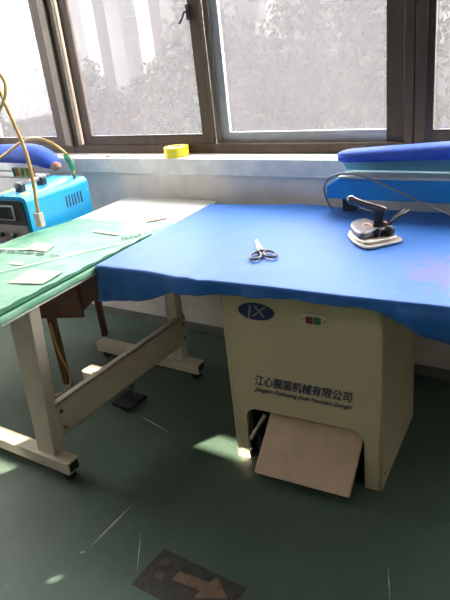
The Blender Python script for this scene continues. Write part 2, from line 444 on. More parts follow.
obj('wall', lbx(ann, B(), -25, -14.8, 13.5, 18, -3.2, 4.6), M['facade_warm'], ann)
for i, (x, z) in enumerate(((-16.85, 1.9), (-20.2, 1.9), (-23.4, 1.9), (-16.85, -1.2), (-20.2, -1.2))):
    f = obj('window_surround', lbx(ann, B(), x - .12, x + 1.7, 13.44, 13.5, z - .12, z + 1.45), M['pillar'], ann)
    obj('pane', lbx(ann, B(), x, x + 1.58, 13.40, 13.45, z, z + 1.33), M['farpane'], f)

def foliage(cx, cy, zc, rx, ry, rz, n, ls, seed):
    rnd = random.Random(seed); bm = B()
    for i in range(n):
        u = rnd.uniform(-1, 1); a = rnd.uniform(0, 2 * PI); s = math.sqrt(1 - u * u)
        d = Vector((s * math.cos(a), s * math.sin(a), u))
        k = rnd.uniform(.72, 1.0) * (1 + .22 * noise.noise(d * 2.3 + Vector((seed, 0, 0))))
        c = Vector((cx + d.x * rx * k, cy + d.y * ry * k, zc + d.z * rz * k))
        t = Vector((rnd.uniform(-1, 1), rnd.uniform(-1, 1), rnd.uniform(-1, 1))).normalized()
        b = t.cross(Vector((rnd.uniform(-1, 1), rnd.uniform(-1, 1), rnd.uniform(-1, 1)))).normalized()
        l = ls * rnd.uniform(.7, 1.3)
        vs = [bm.verts.new(c + t * l), bm.verts.new(c + b * l * .45), bm.verts.new(c - t * l), bm.verts.new(c - b * l * .45)]
        bm.faces.new(vs)
    return bm
trees = [(-14.2, 11.8, -.95, 1.6, 1.3, 2.1, 'bushy tree seen low through the left pane'),
         (-10.0, 9.4, -.65, 1.6, 1.1, 2.2, 'bushy tree below the first white pillar outside'),
         (-9.4, 11.6, -1.05, 1.7, .9, 2.25, 'bushy tree below the second white pillar outside'),
         (-6.3, 9.4, -.45, 1.7, 1.1, 2.6, 'taller tree outside behind the black hook latch'),
         (-5.1, 11.6, .0, 1.7, .9, 3.0, 'tall tree outside filling the right half of the wide window'),
         (-2.6, 9.4, .1, 1.7, 1.1, 3.2, 'tall tree outside behind the rightmost pane'),
         (-16.2, 9.8, -1.7, 1.4, 1.1, 1.5, 'low shrub at the foot of the beige building')]
for i, (x, y, zc, rx, ry, rz, lab) in enumerate(trees):
    t = thing('leafy_tree' if i < 6 else 'leafy_shrub', lab, 'tree' if i < 6 else 'shrub', (x, y, -3.2), 0, 'trees outside the windows')
    obj('foliage', foliage(0, 0, zc + 3.2, rx, ry, rz, 6000, .09, i + 3), M['leaf'], t, normals=False)
    tr = tube(B(), [(0, 0, -.02), (.05, 0, max(.5, zc + 3.2 - rz * .5)), (.0, .05, zc + 3.2 + rz * .3)], [.16, .12, .05], 10)
    obj('trunk', tr, M['bark'], t, smooth=True)

# ------------------------------------------------------------------ ironing table
it = thing('ironing_table', 'cream steel vacuum ironing table with arched foot opening and blue script lettering', 'ironing table', (-.865, 1.632, 0), math.radians(4.0))
HW, DP, TZ = .292, .50, .786
# front panel with the arched opening
def arch_outline():
    pts = [(-HW, .0), (-.238, .0)]
    x0, x1, zt, r = -.238, .230, .246, .05
    for k in range(7):
        a = PI - k * PI / 12
        pts.append((x0 + r + r * math.cos(a), zt - r + r * math.sin(a)))
    for k in range(7):
        a = PI / 2 - k * PI / 12
        pts.append((x1 - r + r * math.cos(a), zt - r + r * math.sin(a)))
    pts += [(x1, .0), (HW, .0), (HW, TZ), (-HW, TZ)]
    return pts
def slab_xz(bm, pts, y0, y1):
    a = [bm.verts.new((x, y0, z)) for x, z in pts]; c = [bm.verts.new((x, y1, z)) for x, z in pts]
    n = len(pts)
    bm.faces.new(a); bm.faces.new(c[::-1])
    for i in range(n): bm.faces.new((a[i], c[i], c[(i + 1) % n], a[(i + 1) % n]))
    bmesh.ops.triangulate(bm, faces=[f for f in bm.faces if len(f.verts) > 4])
    return bm
def arch_panel():
    bm = B(); ax0, ax1, zt, rr0 = -.238, .230, .246, .05
    curve = [(ax0, .0)]
    for k in range(9):
        a = PI - k * PI / 16; curve.append((ax0 + rr0 + rr0 * math.cos(a), zt - rr0 + rr0 * math.sin(a)))
    for k in range(9):
        a = PI / 2 - k * PI / 16; curve.append((ax1 - rr0 + rr0 * math.cos(a), zt - rr0 + rr0 * math.sin(a)))
    curve.append((ax1, .0))
    def v(x, y, z): return bm.verts.new((x, y, z))
    for y in (0, .014):
        for q in ([(-HW, 0), (ax0, 0), (ax0, TZ), (-HW, TZ)], [(ax1, 0), (HW, 0), (HW, TZ), (ax1, TZ)]):
            bm.faces.new([v(x, y, z) for x, z in q])
        for (xa, za), (xb, zb) in zip(curve, curve[1:]):
            if abs(xa - xb) > 1e-5: bm.faces.new([v(xa, y, za), v(xb, y, zb), v(xb, y, TZ), v(xa, y, TZ)])
    for (xa, za), (xb, zb) in zip(curve, curve[1:]):
        bm.faces.new([v(xa, 0, za), v(xb, 0, zb), v(xb, .014, zb), v(xa, .014, za)])
    for x in (-HW, HW): bm.faces.new([v(x, 0, 0), v(x, .014, 0), v(x, .014, TZ), v(x, 0, TZ)])
    bmesh.ops.remove_doubles(bm, verts=bm.verts, dist=1e-5)
    return bm
cab = obj('front_panel', arch_panel(), M['cream'], it)
sh = B()
box(sh, -HW, -HW + .012, .014, DP, 0, TZ); box(sh, HW - .012, HW, .014, DP, 0, TZ)
box(sh, -HW + .012, HW - .012, DP - .012, DP, 0.03, TZ)
obj('side_panels', sh, M['cream'], it, bev=.002)
# softly rounded front corners
for sx in (-1, 1):
    e = B(); cyl(e, (sx * (HW - .006), .006, .0), (sx * (HW - .006), .006, TZ), .0085, 16); obj('corner_bead', e, M['cream'], it, smooth=True)
obj('shade_block', box(B(), -HW + .013, HW - .013, .12, DP - .013, .02, .60), M['rubber'], it)  # black block put in to paint the deep shade behind the arch
obj('shade_plate', box(B(), -HW + .013, HW - .013, .016, DP - .013, .0012, .012), M['rubber'], it)  # black plate painting the shade on the ground inside the arch
rv = B(); cyl(rv, (HW, .045, .05), (HW + .003, .045, .05), .006, 12); obj('rivet', rv, M['steel_dark'], it)
bd = B(); prism(bd, [(-.760, -.075), (.895, -.108), (.93, .68), (-.752, .76)], TZ + .001, TZ + .028)
board = obj('table_board', bd, M['wood'], it, bev=.004, label='board under the blue cloth')
# the pedal: tilted plate hung in the arch
pd = B()
px0, px1 = -.150, .220
hexa(pd, [(px0 - .012, -.105, .030), (px1 - .012, -.105, .030), (px1, .055, .200), (px0, .055, .206)][::1],
     [(px0 - .012, -.119, .044), (px1 - .012, -.119, .044), (px1, .041, .214), (px0, .041, .220)])
ped = obj('foot_pedal', pd, M['pedal'], it, bev=.003, label='wide tan foot pedal plate')
ar = B()
tube(ar, [(-.215, -.02, .115), (-.165, .02, .215)], .008, 10)
obj('pedal_rod', ar, M['steel'], ped)
hg = B(); cyl(hg, (-.23, .05, .05), (.215, .05, .05), .010, 12); box(hg, -.2, -.18, .0, .06, .045, .13); box(hg, .15, .17, .04, .3, .05, .13)
obj('pedal_axle', hg, M['black'], ped)
nb = B(); lathe(nb, [(.001, -.004), (.006, -.003), (.006, .003), (.001, .004)], (-.225, -.008, .055), 12, 'y'); obj('pedal_bolt', nb, M['steel'], it, smooth=True)
# lettering, emblem, switch
em = B()
n_ = 40
a_ = [em.verts.new((.070 * math.cos(2 * PI * k / n_), -.0035, .033 * math.sin(2 * PI * k / n_))) for k in range(n_)]
c_ = [em.verts.new((.070 * math.cos(2 * PI * k / n_), .0, .033 * math.sin(2 * PI * k / n_))) for k in range(n_)]
em.faces.new(a_)
for k in range(n_): em.faces.new((a_[k], a_[(k + 1) % n_], c_[(k + 1) % n_], c_[k]))
emb = obj('emblem', em, M['navy'], it, label='dark blue oval badge with pale initials'); emb.location = (-.150, -.001, .668)
text_mesh('initials', 'JX', .062, M['pale'], emb, (0, -.0045, 0), (PI / 2, 0, 0), shear=.15, xscale=1.25)
text_mesh('lettering', '江心服装机械有限公司', .047, M['navy'], it, (.002, -.003, .378), (PI / 2, 0, 0), shear=.25, xscale=.80, twin=.0016)
text_mesh('small_lettering', 'Jiangxin Fuzhuang Jixie Youxian Gongsi', .024, M['navy'], it, (.000, -.003, .341), (PI / 2, 0, 0), shear=.5, xscale=.99, twin=.0007)
sw = B()
pts = [(-.050, -.013), (-.038, -.022), (.038, -.022), (.050, -.013), (.050, .013), (.038, .022), (-.038, .022), (-.050, .013)]
slab_xz(sw, pts, -.006, 0)
M['plate'] = mat('pale_cream_plastic', (.66, .60, .44), .4, var=.03)
swi = obj('switch_plate', sw, M['plate'], it, bev=.0015, label='cream switch plate'); swi.location = (.066, -.001, .664)
obj('red_button', box(B(), -.026, -.002, -.012, -.005, -.012, .012), M['red'], swi, bev=.001)
obj('green_button', box(B(), .002, .026, -.012, -.005, -.012, .012), M['green_b'], swi, bev=.001)
for sx in (-.040, .040):
    s_ = B(); lathe(s_, [(.0035, -.0085), (.0035, -.005)], (sx, 0, 0), 10, 'y'); obj('screw', s_, M['steel_dark'], swi)
for sx in (-1, 1):
    c_ = B(); lathe(c_, [(.02, 0.0), (.02, .028), (.008, .03)], (sx * .25, .46, .0)); obj('levelling_foot', c_, M['rubber'], it)

# blue cloth ----------------------------------------------------------
def interp(tab, x):
    if x <= tab[0][0]: return tab[0][1]
    for (a, va), (b, vb) in zip(tab, tab[1:]):
        if x <= b: return va + (vb - va) * (x - a) / (b - a)
    return tab[-1][1]
FB = [(-1.70, .655), (-1.648, .668), (-1.50, .690), (-1.384, .712), (-1.281, .755), (-1.15, .766), (-1.048, .774), (-.807, .787), (-.626, .788), (-.535, .783), (-.506, .772), (-.463, .745), (-.407, .717), (-.325, .696), (-.1, .70)]
def cloth():
    nx, ny = 90, 46
    bm = B(); G = []
    front = [(-1.64, 1.505), (-1.38, 1.513), (-1.234, 1.500), (-1.17, 1.502), (-1.08, 1.515), (-.82, 1.525), (-.6, 1.535), (-.35, 1.550), (.06, 1.565)]
    for j in range(ny + 1):
        v = j / ny; row = []
        for i in range(nx + 1):
            u = i / nx
            xf = -1.638 + u * 1.70; xb = -1.684 + u * 1.745
            yf = interp(front, xf); yb = 2.362 + min(u, .3) / .3 * .05 + max(0, u - .3) * .03
            if v > .9 and u < .03: pass
            x = xf + (xb - xf) * v; y = yf + (yb - yf) * v
            z = .8200 + .0016 * noise.noise(Vector((x * 4, y * 4, 3))) + .0012 * noise.noise(Vector((x * 13, y * 7, 9)))
            # small puckers by the front edge and the far edge
            d = math.exp(-((x + 1.19) / .07) ** 2 - ((y - 1.52) / .05) ** 2); z += .004 * d * math.sin(55 * (x + y * .6))
            d = math.exp(-((x + 1.33) / .22) ** 2 - ((y - 2.42) / .035) ** 2); z += .016 * d * (1 if y > 2.40 else .6)
            row.append(bm.verts.new((x, y, z)))
        G.append(row)
    for j in range(ny):
        for i in range(nx): bm.faces.new((G[j][i], G[j][i + 1], G[j + 1][i + 1], G[j + 1][i]))
    per = [G[0][i] for i in range(nx)] + [G[j][nx] for j in range(ny)] + [G[ny][i] for i in range(nx, 0, -1)] + [G[j][0] for j in range(ny, 0, -1)]
    n = len(per); P = [v.co.copy() for v in per]
    nr = []
    for k in range(n):
        t = (P[(k + 2) % n] - P[k - 2]); nr.append(Vector((t.y, -t.x, 0)).normalized())
    prev = per
    prof = [(.0035, .0006), (.0065, .0028), (.0085, .0065), (.0095, .012)] + [(.0095, None)] * 9
    for s, (off, dz) in enumerate(prof):
        ring = []
        for k in range(n):
            p = P[k]; seg = k
            if k < nx: zb = interp(FB, p.x)
            elif k < nx + ny: zb = .70
            elif k < 2 * nx + ny: zb = .765 + .006 * math.sin(k)
            else: zb = .70
            if k >= 2 * nx + ny:
                zb = .70 - .04 * (k - 2 * nx - ny) / ny
            if dz is None:
                f = (s - 3) / 9; z = (.808) + (zb - .808) * f
                amp = .006 * f if k < nx or (nx <= k < nx + ny) else 0.0
                o_ = off + amp * (math.sin(p.x * 26 + 1.0) + .6 * math.sin(p.x * 61 + z * 20)) + (.004 * f if k < nx else 0)
                if k < nx and p.x > -.48: o_ += .012 * math.sin(f * PI * 1.3) + .004
            else: o_, z = off, p.z - dz
            q = p + nr[k] * o_
            ring.append(bm.verts.new((q.x, q.y, z)))
        for k in range(n): bm.faces.new((prev[k], ring[k], ring[(k + 1) % n], prev[(k + 1) % n]))
        prev = ring
    return bm
cl = obj('blue_cloth', cloth(), M['cloth'], None, smooth=True, solid=.0014)
tag(cl, 'bright blue cotton cloth draped over the cream ironing table', 'cloth')

# steam iron ----------------------------------------------------------
IZ = .8225
iron = thing('steam_iron', 'metal industrial steam iron with long handle standing on the blue cloth', 'iron', (-.735, 2.045, IZ + .001))
def lp(o, *p): return tuple(Vector(p) - o.location)
out = [(-.835, 2.035), (-.80, 1.985), (-.76, 1.945), (-.712, 1.920), (-.678, 1.955), (-.625, 2.030), (-.69, 2.085), (-.760, 2.150), (-.80, 2.165), (-.835, 2.135), (-.848, 2.085)]
cs = catmull([Vector((x, y, 0)) for x, y in out] + [Vector((*out[0], 0))], 4)[:-1]
sp = [(v.x + .735, v.y - 2.045) for v in cs]
b_ = B(); prism(b_, sp, 0, .009)
obj('soleplate', b_, M['soleplate'], iron, bev=.002)
b_ = B(); prism(b_, [(x * .86 - .006, y * .86 + .002) for x, y in sp], .009, .020); obj('body_plate', b_, M['soleplate'], iron, bev=.004)
b_ = B(); prism(b_, [(x * .64 - .03, y * .74 + .010) for x, y in sp], .020, .044); obj('heater_cover', b_, M['steel_dark'], iron, bev=.006)
# post, handle
b_ = B(); hexa(b_, [(-.006, -.004, .034), (.022, -.004, .034), (.022, .022, .034), (-.006, .022, .034)], [(.004, -.002, .108), (.040, -.002, .108), (.040, .020, .108), (.004, .020, .108)])
obj('handle_post', b_, M['black'], iron, bev=.003)
b_ = B(); tube(b_, [(.040, .012, .103), (.01, .008, .112), (-.03, .003, .122), (-.062, -.003, .134), (-.085, -.006, .143), (-.098, -.007, .147)], [.013, .0145, .0155, .015, .0175, .010], 16, 5)
obj('handle', b_, M['handle'], iron, smooth=True, label='long dark metal handle')
b_ = B(); lathe(b_, [(.002, 0), (.017, .002), (.020, .014), (.018, .034), (.004, .038)], (.060, -.012, .018), 18); obj('control_knob', b_, M['black'], iron, smooth=True)
b_ = B(); lathe(b_, [(.002, 0), (.014, .002), (.015, .030), (.004, .034)], (.026, -.034, .018), 18); obj('control_knob', b_, M['black'], iron, smooth=True)
b_ = B(); tube(b_, [(.045, .014, .045), (.072, .035, .072), (.110, .065, .094)], .0045, 10); tube(b_, [(.045, .030, .040), (.060, .050, .070), (.090, .085, .092)], .004, 10)
obj('steam_pipe', b_, M['tool'], iron, smooth=True)
b_ = B(); lathe(b_, [(.010, 0), (.013, .006), (.013, .014), (.008, .030), (.010, .034), (.004, .040)], (.034, .020, .020), 16); obj('valve_fitting', b_, M['copper'], iron, smooth=True)
b_ = B(); tube(b_, [(-.055, .012, .038), (-.035, .02, .044), (-.012, .012, .040)], .0055, 8, 4); obj('cover_bracket', b_, M['copper'], iron, smooth=True)
b_ = B(); box(b_, -.012, .05, -.022, -.006, .020, .040); box(b_, .02, .064, .0, .028, .020, .034); obj('valve_block', b_, M['steel_dark'], iron, bev=.003)

# scissors ------------------------------------------------------------
sc_ = thing('scissors', 'pair of steel tailor scissors lying closed on the blue cloth', 'scissors', (-1.086, 1.806, IZ + .0012), math.radians(127.5))
# local +x towards the blade tips
def loop(bm, c, rx, ry, rot, r, h):
    n = 30; m = 8; rings = []
    for k in range(n):
        a = 2 * PI * k / n
        p = Vector((rx * math.cos(a), ry * math.sin(a), 0)); nrm = Vector((math.cos(a) / rx, math.sin(a) / ry, 0)).normalized()
        R = Matrix.Rotation(rot, 3, 'Z'); p = R @ p; nrm = R @ nrm
        rings.append([bm.verts.new(Vector((c[0], c[1], h)) + p + nrm * r * math.cos(2 * PI * q / m) + Vector((0, 0, r * math.sin(2 * PI * q / m)))) for q in range(m)])
    for k in range(n):
        for q in range(m): bm.faces.new((rings[k][q], rings[(k + 1) % n][q], rings[(k + 1) % n][(q + 1) % m], rings[k][(q + 1) % m]))
for s, z in ((1, .0), (-1, .003)):
    b_ = B(); prism(b_, [(-.02, -.010 * s), (.03, -.012 * s), (.130, .002 * s), (.132, .005 * s), (.03, .009 * s), (-.02, .010 * s)][::s], z, z + .0028)
    bl = obj('blade', b_, M['steel_dark'], sc_, bev=.0006)
    b_ = B(); loop(b_, (-.066, .026 * s), .036, .020, s * -.22, .0050, .006)
    tube(b_, [(-.012, -.004 * s, .005), (-.022, .006 * s, .006), (-.036, .014 * s, .006)], .0062, 8)
    obj('finger_loop', b_, M['tool'], bl, smooth=True)
b_ = B(); lathe(b_, [(.006, .0), (.006, .0075), (.003, .009)], (.005, 0, 0), 14); obj('pivot_screw', b_, M['steel_dark'], sc_, smooth=True)

# right sleeve board ----------------------------------------------------
sb = thing('sleeve_ironing_stand', 'blue sleeve ironing stand with long padded arm behind the iron', 'ironing stand', (-.45, 2.38, .0))
def pad_mesh(x0, x1, yc, z0, z1, wy, t0, t1, seg=20, n=26):
    """long padded arm: rounded superellipse sections, rounded nose at x0"""
    bm = B(); rings = []
    for i in range(n + 1):
        u = i / n
        x = x0 + (x1 - x0) * (u ** 1.6)
        d = (x - x0) / .07
        k = 1.0 if d >= 1 else math.sqrt(max(.02, 1 - (1 - d) ** 2))
        t = (t0 + (t1 - t0) * (x - x0) / (x1 - x0)) * (.45 + .55 * k); wv = wy * k
        zc = z0 + (z1 - z0) * (x - x0) / (x1 - x0)
        ring = []
        for q in range(seg):
            a = 2 * PI * q / seg; ca, sa = math.cos(a), math.sin(a)
            yy = wv * math.copysign(abs(ca) ** .6, ca); zz = t * math.copysign(abs(sa) ** .7, sa)
            ring.append(bm.verts.new((x, yc + yy, zc + zz)))
        rings.append(ring)
    for a, b in zip(rings, rings[1:]):
        for q in range(seg): bm.faces.new((a[q], a[(q + 1) % seg], b[(q + 1) % seg], b[q]))
    bm.faces.new(rings[0][::-1]); bm.faces.new(rings[-1])
    return bm
obj('padded_arm', pad_mesh(-.56, .42, 0, 1.055, 1.105, .055, .024, .040), M['pad'], sb, smooth=True)
b_ = B(); slab_xz(b_, [(-.555, 1.022), (-.535, .990), (.40, .990), (.40, 1.050), (-.50, 1.035)], .03, .045)
obj('arm_support', b_, M['teal'], sb, bev=.002, label='teal support plate under the pad')
b_ = B(); slab_xz(b_, [(-.595, .885), (.40, .885), (.40, .972), (-.545, .972), (-.595, .940)], -.055, .045)
obj('base_bar', b_, M['stand'], sb, bev=.006, label='blue base bar')
b_ = B(); box(b_, -.54, .405, -.058, .048, .972, .982); obj('bar_top_highlight', b_, M['frame_w'], sb, bev=.003, label='pale plate painting the highlight on the bar top')  # pale strip stands in for the highlight on the blue bar's top
b_ = B(); box(b_, .30, .38, -.03, .04, .982, 1.09); obj('post', b_, M['stand'], sb, bev=.004)
for x in (-.535, .30):
    b_ = B(); box(b_, x, x + .055, -.03, .03, .8265, .885); obj('stand_foot', b_, M['rubber'], sb, bev=.003)

# grey cable arching over the stand to the right
cb = B(); tube(cb, [(-1.035, 2.365, .8285), (-1.045, 2.34, .86), (-1.05, 2.312, .935), (-1.01, 2.305, .985), (-.93, 2.30, 1.00), (-.83, 2.30, .977), (-.72, 2.285, .935), (-.60, 2.26, .893), (-.46, 2.22, .858), (-.30, 2.16, .8275), (-.1, 2.12, .8275)], .0042, 8, 6)
tag(obj('cable', cb, M['cable'], None, smooth=True), 'thin grey cable arching over the right blue stand', 'cable')

# ------------------------------------------------------------------ work table
wt = thing('work_table', 'white topped sewing work table on beige steel T legs', 'table', (-1.98, 1.75, 0))
def wl(p): return (p[0] + 1.98, p[1] - 1.75)
xr = lambda y: -1.622 - .062 * (y - 1.03)
TT = .805
tp = [(xr(1.03) - .64, 1.03), (xr(1.03), 1.03), (xr(2.475), 2.475), (-2.318, 2.475)]
b_ = B(); prism(b_, [wl(p) for p in tp], TT - .028, TT)
obj('tabletop', b_, M['white_top'], wt, bev=.003)
# near column (leans a little), near foot
def wbox(bm, x0, x1, y0, y1, z0, z1): return box(bm, x0 + 1.98, x1 + 1.98, y0 - 1.75, y1 - 1.75, z0, z1)
def leanbox(xb0, xb1, xt0, xt1, y0, y1, z0, z1):
    return hexa(B(), [(*wl(p), z0) for p in ((xb0, y0), (xb1, y0), (xb1, y1), (xb0, y1))], [(*wl(p), z1) for p in ((xt0, y0), (xt1, y0), (xt1, y1), (xt0, y1))])
obj('leg', leanbox(-1.862, -1.762, -1.81, -1.682, 1.19, 1.24, .095, TT - .028), M['beigeleg'], wt, bev=.004)
obj('leg', leanbox(-1.80, -1.735, -1.78, -1.715, 2.03, 2.08, .095, TT - .028), M['beigeleg'], wt, bev=.004)
def foot(y0, x0, x1):
    f = obj('foot_rail', wbox(B(), x0, x1, y0, y0 + .065, .042, .097), M['beigeleg'], wt, bev=.004)
    obj('hollow_end_shade', wbox(B(), x1, x1 + .0012, y0 + .009, y0 + .056, .050, .089), M['rubber'], f)  # black patch painting the shade inside the open tube end
    for x in (x0 + .05, x1 - .03):
        c = B(); cyl(c, (x + 1.98, y0 + .012 - 1.75, .021), (x + 1.98, y0 + .042 - 1.75, .021), .0205, 18)
        box(c, x + 1.98 - .012, x + 1.98 + .012, y0 + .005 - 1.75, y0 + .05 - 1.75, .025, .043)
        obj('castor', c, M['rubber'], f)
foot(1.172, -2.36, -1.675)
foot(2.015, -2.33, -1.635)
b_ = B()
wbox(b_, -1.732, -1.724, 1.225, 2.085, .185, .330)
wbox(b_, -1.757, -1.724, 1.225, 2.085, .322, .330); wbox(b_, -1.757, -1.724, 1.225, 2.085, .185, .193)
bm_ = obj('cross_beam', b_, M['beigeleg'], wt, bev=.002, label='long beige channel beam')
b_ = B(); wbox(b_, -1.758, -1.730, 1.215, 1.265, .19, .325); obj('beam_bracket', b_, M['beigeleg'], bm_, bev=.002)
b_ = B(); wbox(b_, -1.760, -1.728, 2.03, 2.085, .17, .34); obj('beam_bracket', b_, M['beigeleg'], bm_, bev=.002)
for y, z in ((1.245, .29), (1.245, .215), (2.06, .29), (2.06, .215)):
    b_ = B(); lathe(b_, [(.009, 0), (.009, .005), (.004, .007)], (-1.724 + 1.98, y - 1.75, z), 12, 'x'); obj('bolt', b_, M['copper'] if (y, z) == (1.245, .215) else M['steel_dark'], bm_)
for q in ((-2.25, -1.68, 1.195, 1.235), (-2.25, -1.72, 2.035, 2.075)):
    b_ = B(); wbox(b_, *q, TT - .058, TT - .028); obj('top_bracket', b_, M['beigeleg'], wt, bev=.002)
b_ = B(); wbox(b_, -1.95, -1.845, 1.57, 1.635, .195, .245); pb = obj('treadle_block', b_, M['beigeleg'], wt, bev=.003, label='pale block lit by the sun')
b_ = B(); wbox(b_, -1.845, -1.755, 1.59, 1.615, .20, .225); obj('treadle_arm', b_, M['beigeleg'], wt)
b_ = B(); wbox(b_, -1.90, -1.78, 1.66, 1.78, .012, .030); obj('treadle_pedal', b_, M['rubber'], wt, bev=.004)
b_ = B(); tube(b_, [wl((-1.83, 1.72)) + (.026,), wl((-1.80, 1.72)) + (.12,), wl((-1.765, 1.70)) + (.19,)], .006, 8); obj('treadle_rod', b_, M['steel_dark'], wt)
b_ = B(); wbox(b_, -1.715, -1.655, 1.012, 1.0295, TT - .10, TT - .0); obj('corner_tape', b_, M['label_paper'], wt, bev=.003, label='crumpled clear tape at the corner')

# green plastic film over the near end
def film():
    nx, ny = 34, 60; bm = B(); G = []
    for j in range(ny + 1):
        v = j / ny; y = 1.018 + v * 1.06; row = []
        for i in range(-3, nx + 4):
            u = min(max(i / nx, 0), 1)
            L_ = -2.30 - .045 * math.exp(-((y - 1.7) / .28) ** 2) + .03 * max(0, (y - 1.85) / .25); R_ = xr(y) + .003
            x = L_ + (R_ - L_) * u
            yy = y + .05 * v * v * (1 - u) * -1 + (.010 * math.sin(u * 17) if j == ny else 0)
            z = TT + .0032 + .0022 * noise.noise(Vector((x * 7, y * 7, 1))) + .0016 * noise.noise(Vector((x * 21, y * 15, 4)))
            z += .002 * math.exp(-((u - .965) / .03) ** 2)
            if i > nx: x += .0012 * (i - nx); z -= .007 * (i - nx)
            if i < 0: x -= .002 * -i; z -= .006 * -i
            row.append(bm.verts.new((x + 1.98, yy - 1.75, z)))
        G.append(row)
    n = len(G[0])
    for j in range(ny):
        for i in range(n - 1): bm.faces.new((G[j][i], G[j][i + 1], G[j + 1][i + 1], G[j + 1][i]))
    # front drop
    prev = G[0]
    for s in range(1, 4):
        r = [bm.verts.new((p.co.x, p.co.y - .001, p.co.z - .008)) for p in prev]
        for i in range(n - 1): bm.faces.new((prev[i], r[i], r[i + 1], prev[i + 1]))
        prev = r
    return bm
fm = thing('green_film', 'pale green plastic film with white patches covering the work table', 'plastic film', (-1.98, 1.75, TT))
def fobj(name, bm, m, **k):
    for v in bm.verts: v.co.z -= TT
    return obj(name, bm, m, fm, **k)
fobj('film_sheet', film(), M['film'], smooth=True, solid=.0006, normals=False)
def flat(pts, z, dz=.0006):
    b = B(); prism(b, [wl(p) for p in pts], z, z + dz); return b
FZ = TT + .0072
for pts in ([(-1.862, 1.262), (-1.715, 1.300), (-1.735, 1.42), (-1.84, 1.40), (-1.90, 1.41)],
            [(-2.15, 1.575), (-2.01, 1.580), (-2.04, 1.655), (-2.10, 1.665), (-2.165, 1.665)],
            [(-2.01, 1.86), (-1.84, 1.845), (-1.835, 1.868), (-2.02, 1.885)]):
    fobj('paper_patch', flat(pts, FZ), M['label_paper'], label='pinkish white printed patch')
for p, q, wd in (((-2.28, 1.515), (-1.90, 1.56), .012), ((-1.80, 1.83), (-1.70, 1.95), .018), ((-2.26, 1.53), (-2.0, 1.558), .022), ((-1.78, 1.80), (-1.73, 1.88), .03)):
    a = Vector(wl(p)); c = Vector(wl(q)); d = (c - a) / 14; n = Vector((-d.y, d.x)).normalized() * wd / 2
    for k in range(14):
        if k % 3 == 2: continue
        s = a + d * k; e = a + d * (k + .8); b_ = B()
        prism(b_, [tuple(s - n), tuple(e - n * .6), tuple(e + n * .6), tuple(s + n)], FZ, FZ + .0004)
        fobj('printed_mark', b_, M['print_dark'])
b_ = B()
for p, q, wd in (((-2.03, 1.30), (-1.72, 1.80), .010), ((-2.05, 1.42), (-1.99, 1.44), .03), ((-2.28, 1.545), (-2.02, 1.60), .012)):
    a = Vector(wl(p)); c = Vector(wl(q)); d = (c - a).normalized(); n = Vector((-d.y, d.x)) * wd / 2
    prism(b_, [tuple(a - n * .5), tuple(c - n), tuple(c + n * .5), tuple(a + n)], FZ - .0004, FZ)
fobj('pale_crease', b_, M['white_top'])
b_ = B()
ys = [1.022 + k * .030 for k in range(30)]
for k, (y0, y1) in enumerate(zip(ys, ys[1:])):
    f0 = .036 * (1 - k / 30) + .005 * math.sin(k * 1.7) + .005; f1 = .036 * (1 - (k + 1) / 30) + .005 * math.sin((k + 1) * 1.7) + .005
    prism(b_, [wl((xr(y0) - .006 - f0, y0)), wl((xr(y0) - .006, y0)), wl((xr(y1) - .006, y1)), wl((xr(y1) - .006 - f1, y1))], FZ - .0010, FZ + .0042)
fobj('folded_edge', b_, M['film_deep'], label='deep green fold along the edge')
# stick and faint pencil print lying on the white end of the table
b_ = B(); box(b_, -.050, .050, -.008, .008, 0, .006)
st = obj('wooden_stick', b_, M['wood_clip'], None, bev=.001); st.location = (-1.815, 2.095, TT + .0010); st.rotation_euler = (0, 0, math.radians(52))
st['label'] = 'short brown stick lying on the bare white end of the table'; st['category'] = 'stick'
pp = B(); prism(pp, [(-2.22, 2.02), (-1.90, 2.085), (-1.92, 2.15), (-2.23, 2.13)], TT + .0003, TT + .0009)
tag(obj('paper_sheet', pp, M['white_top']), 'white paper with faint pink print beside the brown stick', 'paper')
pr = B()
for k in range(9): prism(pr, [(-2.16 + k * .027, 2.075 + k * .004), (-2.145 + k * .027, 2.073 + k * .004), (-2.15 + k * .027, 2.093 + k * .004), (-2.163 + k * .027, 2.095 + k * .004)], 0, .0004)
po = obj('faint_print', pr, M['print_pink'], bpy.data.objects['paper_sheet'])
po.location = (2.065, -2.085, .0007)

# ------------------------------------------------------------------ wooden table under and behind, welding machine
wo = thing('wooden_table', 'old brown wooden table under the blue machine', 'table', (-2.09, 1.765, 0), math.radians(22))
# local x to the left is negative; y goes back
b_ = B(); box(b_, -1.25, .0, 0, .66, .672, .700); obj('tabletop', b_, M['wood'], wo, bev=.004)
b_ = B(); box(b_, -1.20, -.005, .012, .030, .395, .672); obj('apron', b_, M['wood'], wo, bev=.002)
b_ = B(); box(b_, -.026, -.006, .030, .64, .42, .672); obj('apron', b_, M['wood'], wo, bev=.002)
b_ = B(); box(b_, -1.20, -.005, .62, .64, .42, .672); obj('apron', b_, M['wood'], wo, bev=.002)
for x, y in ((-.20, .035), (-.85, .035), (-.20, .58), (-1.15, .58)):
    b_ = B(); hexa(b_, [(x - .013, y, 0), (x + .017, y, 0), (x + .017, y + .035, 0), (x - .013, y + .035, 0)], [(x - .02, y, .672), (x + .02, y, .672), (x + .02, y + .04, .672), (x - .02, y + .04, .672)])
    obj('leg', b_, M['wood_leg'], wo, bev=.003)

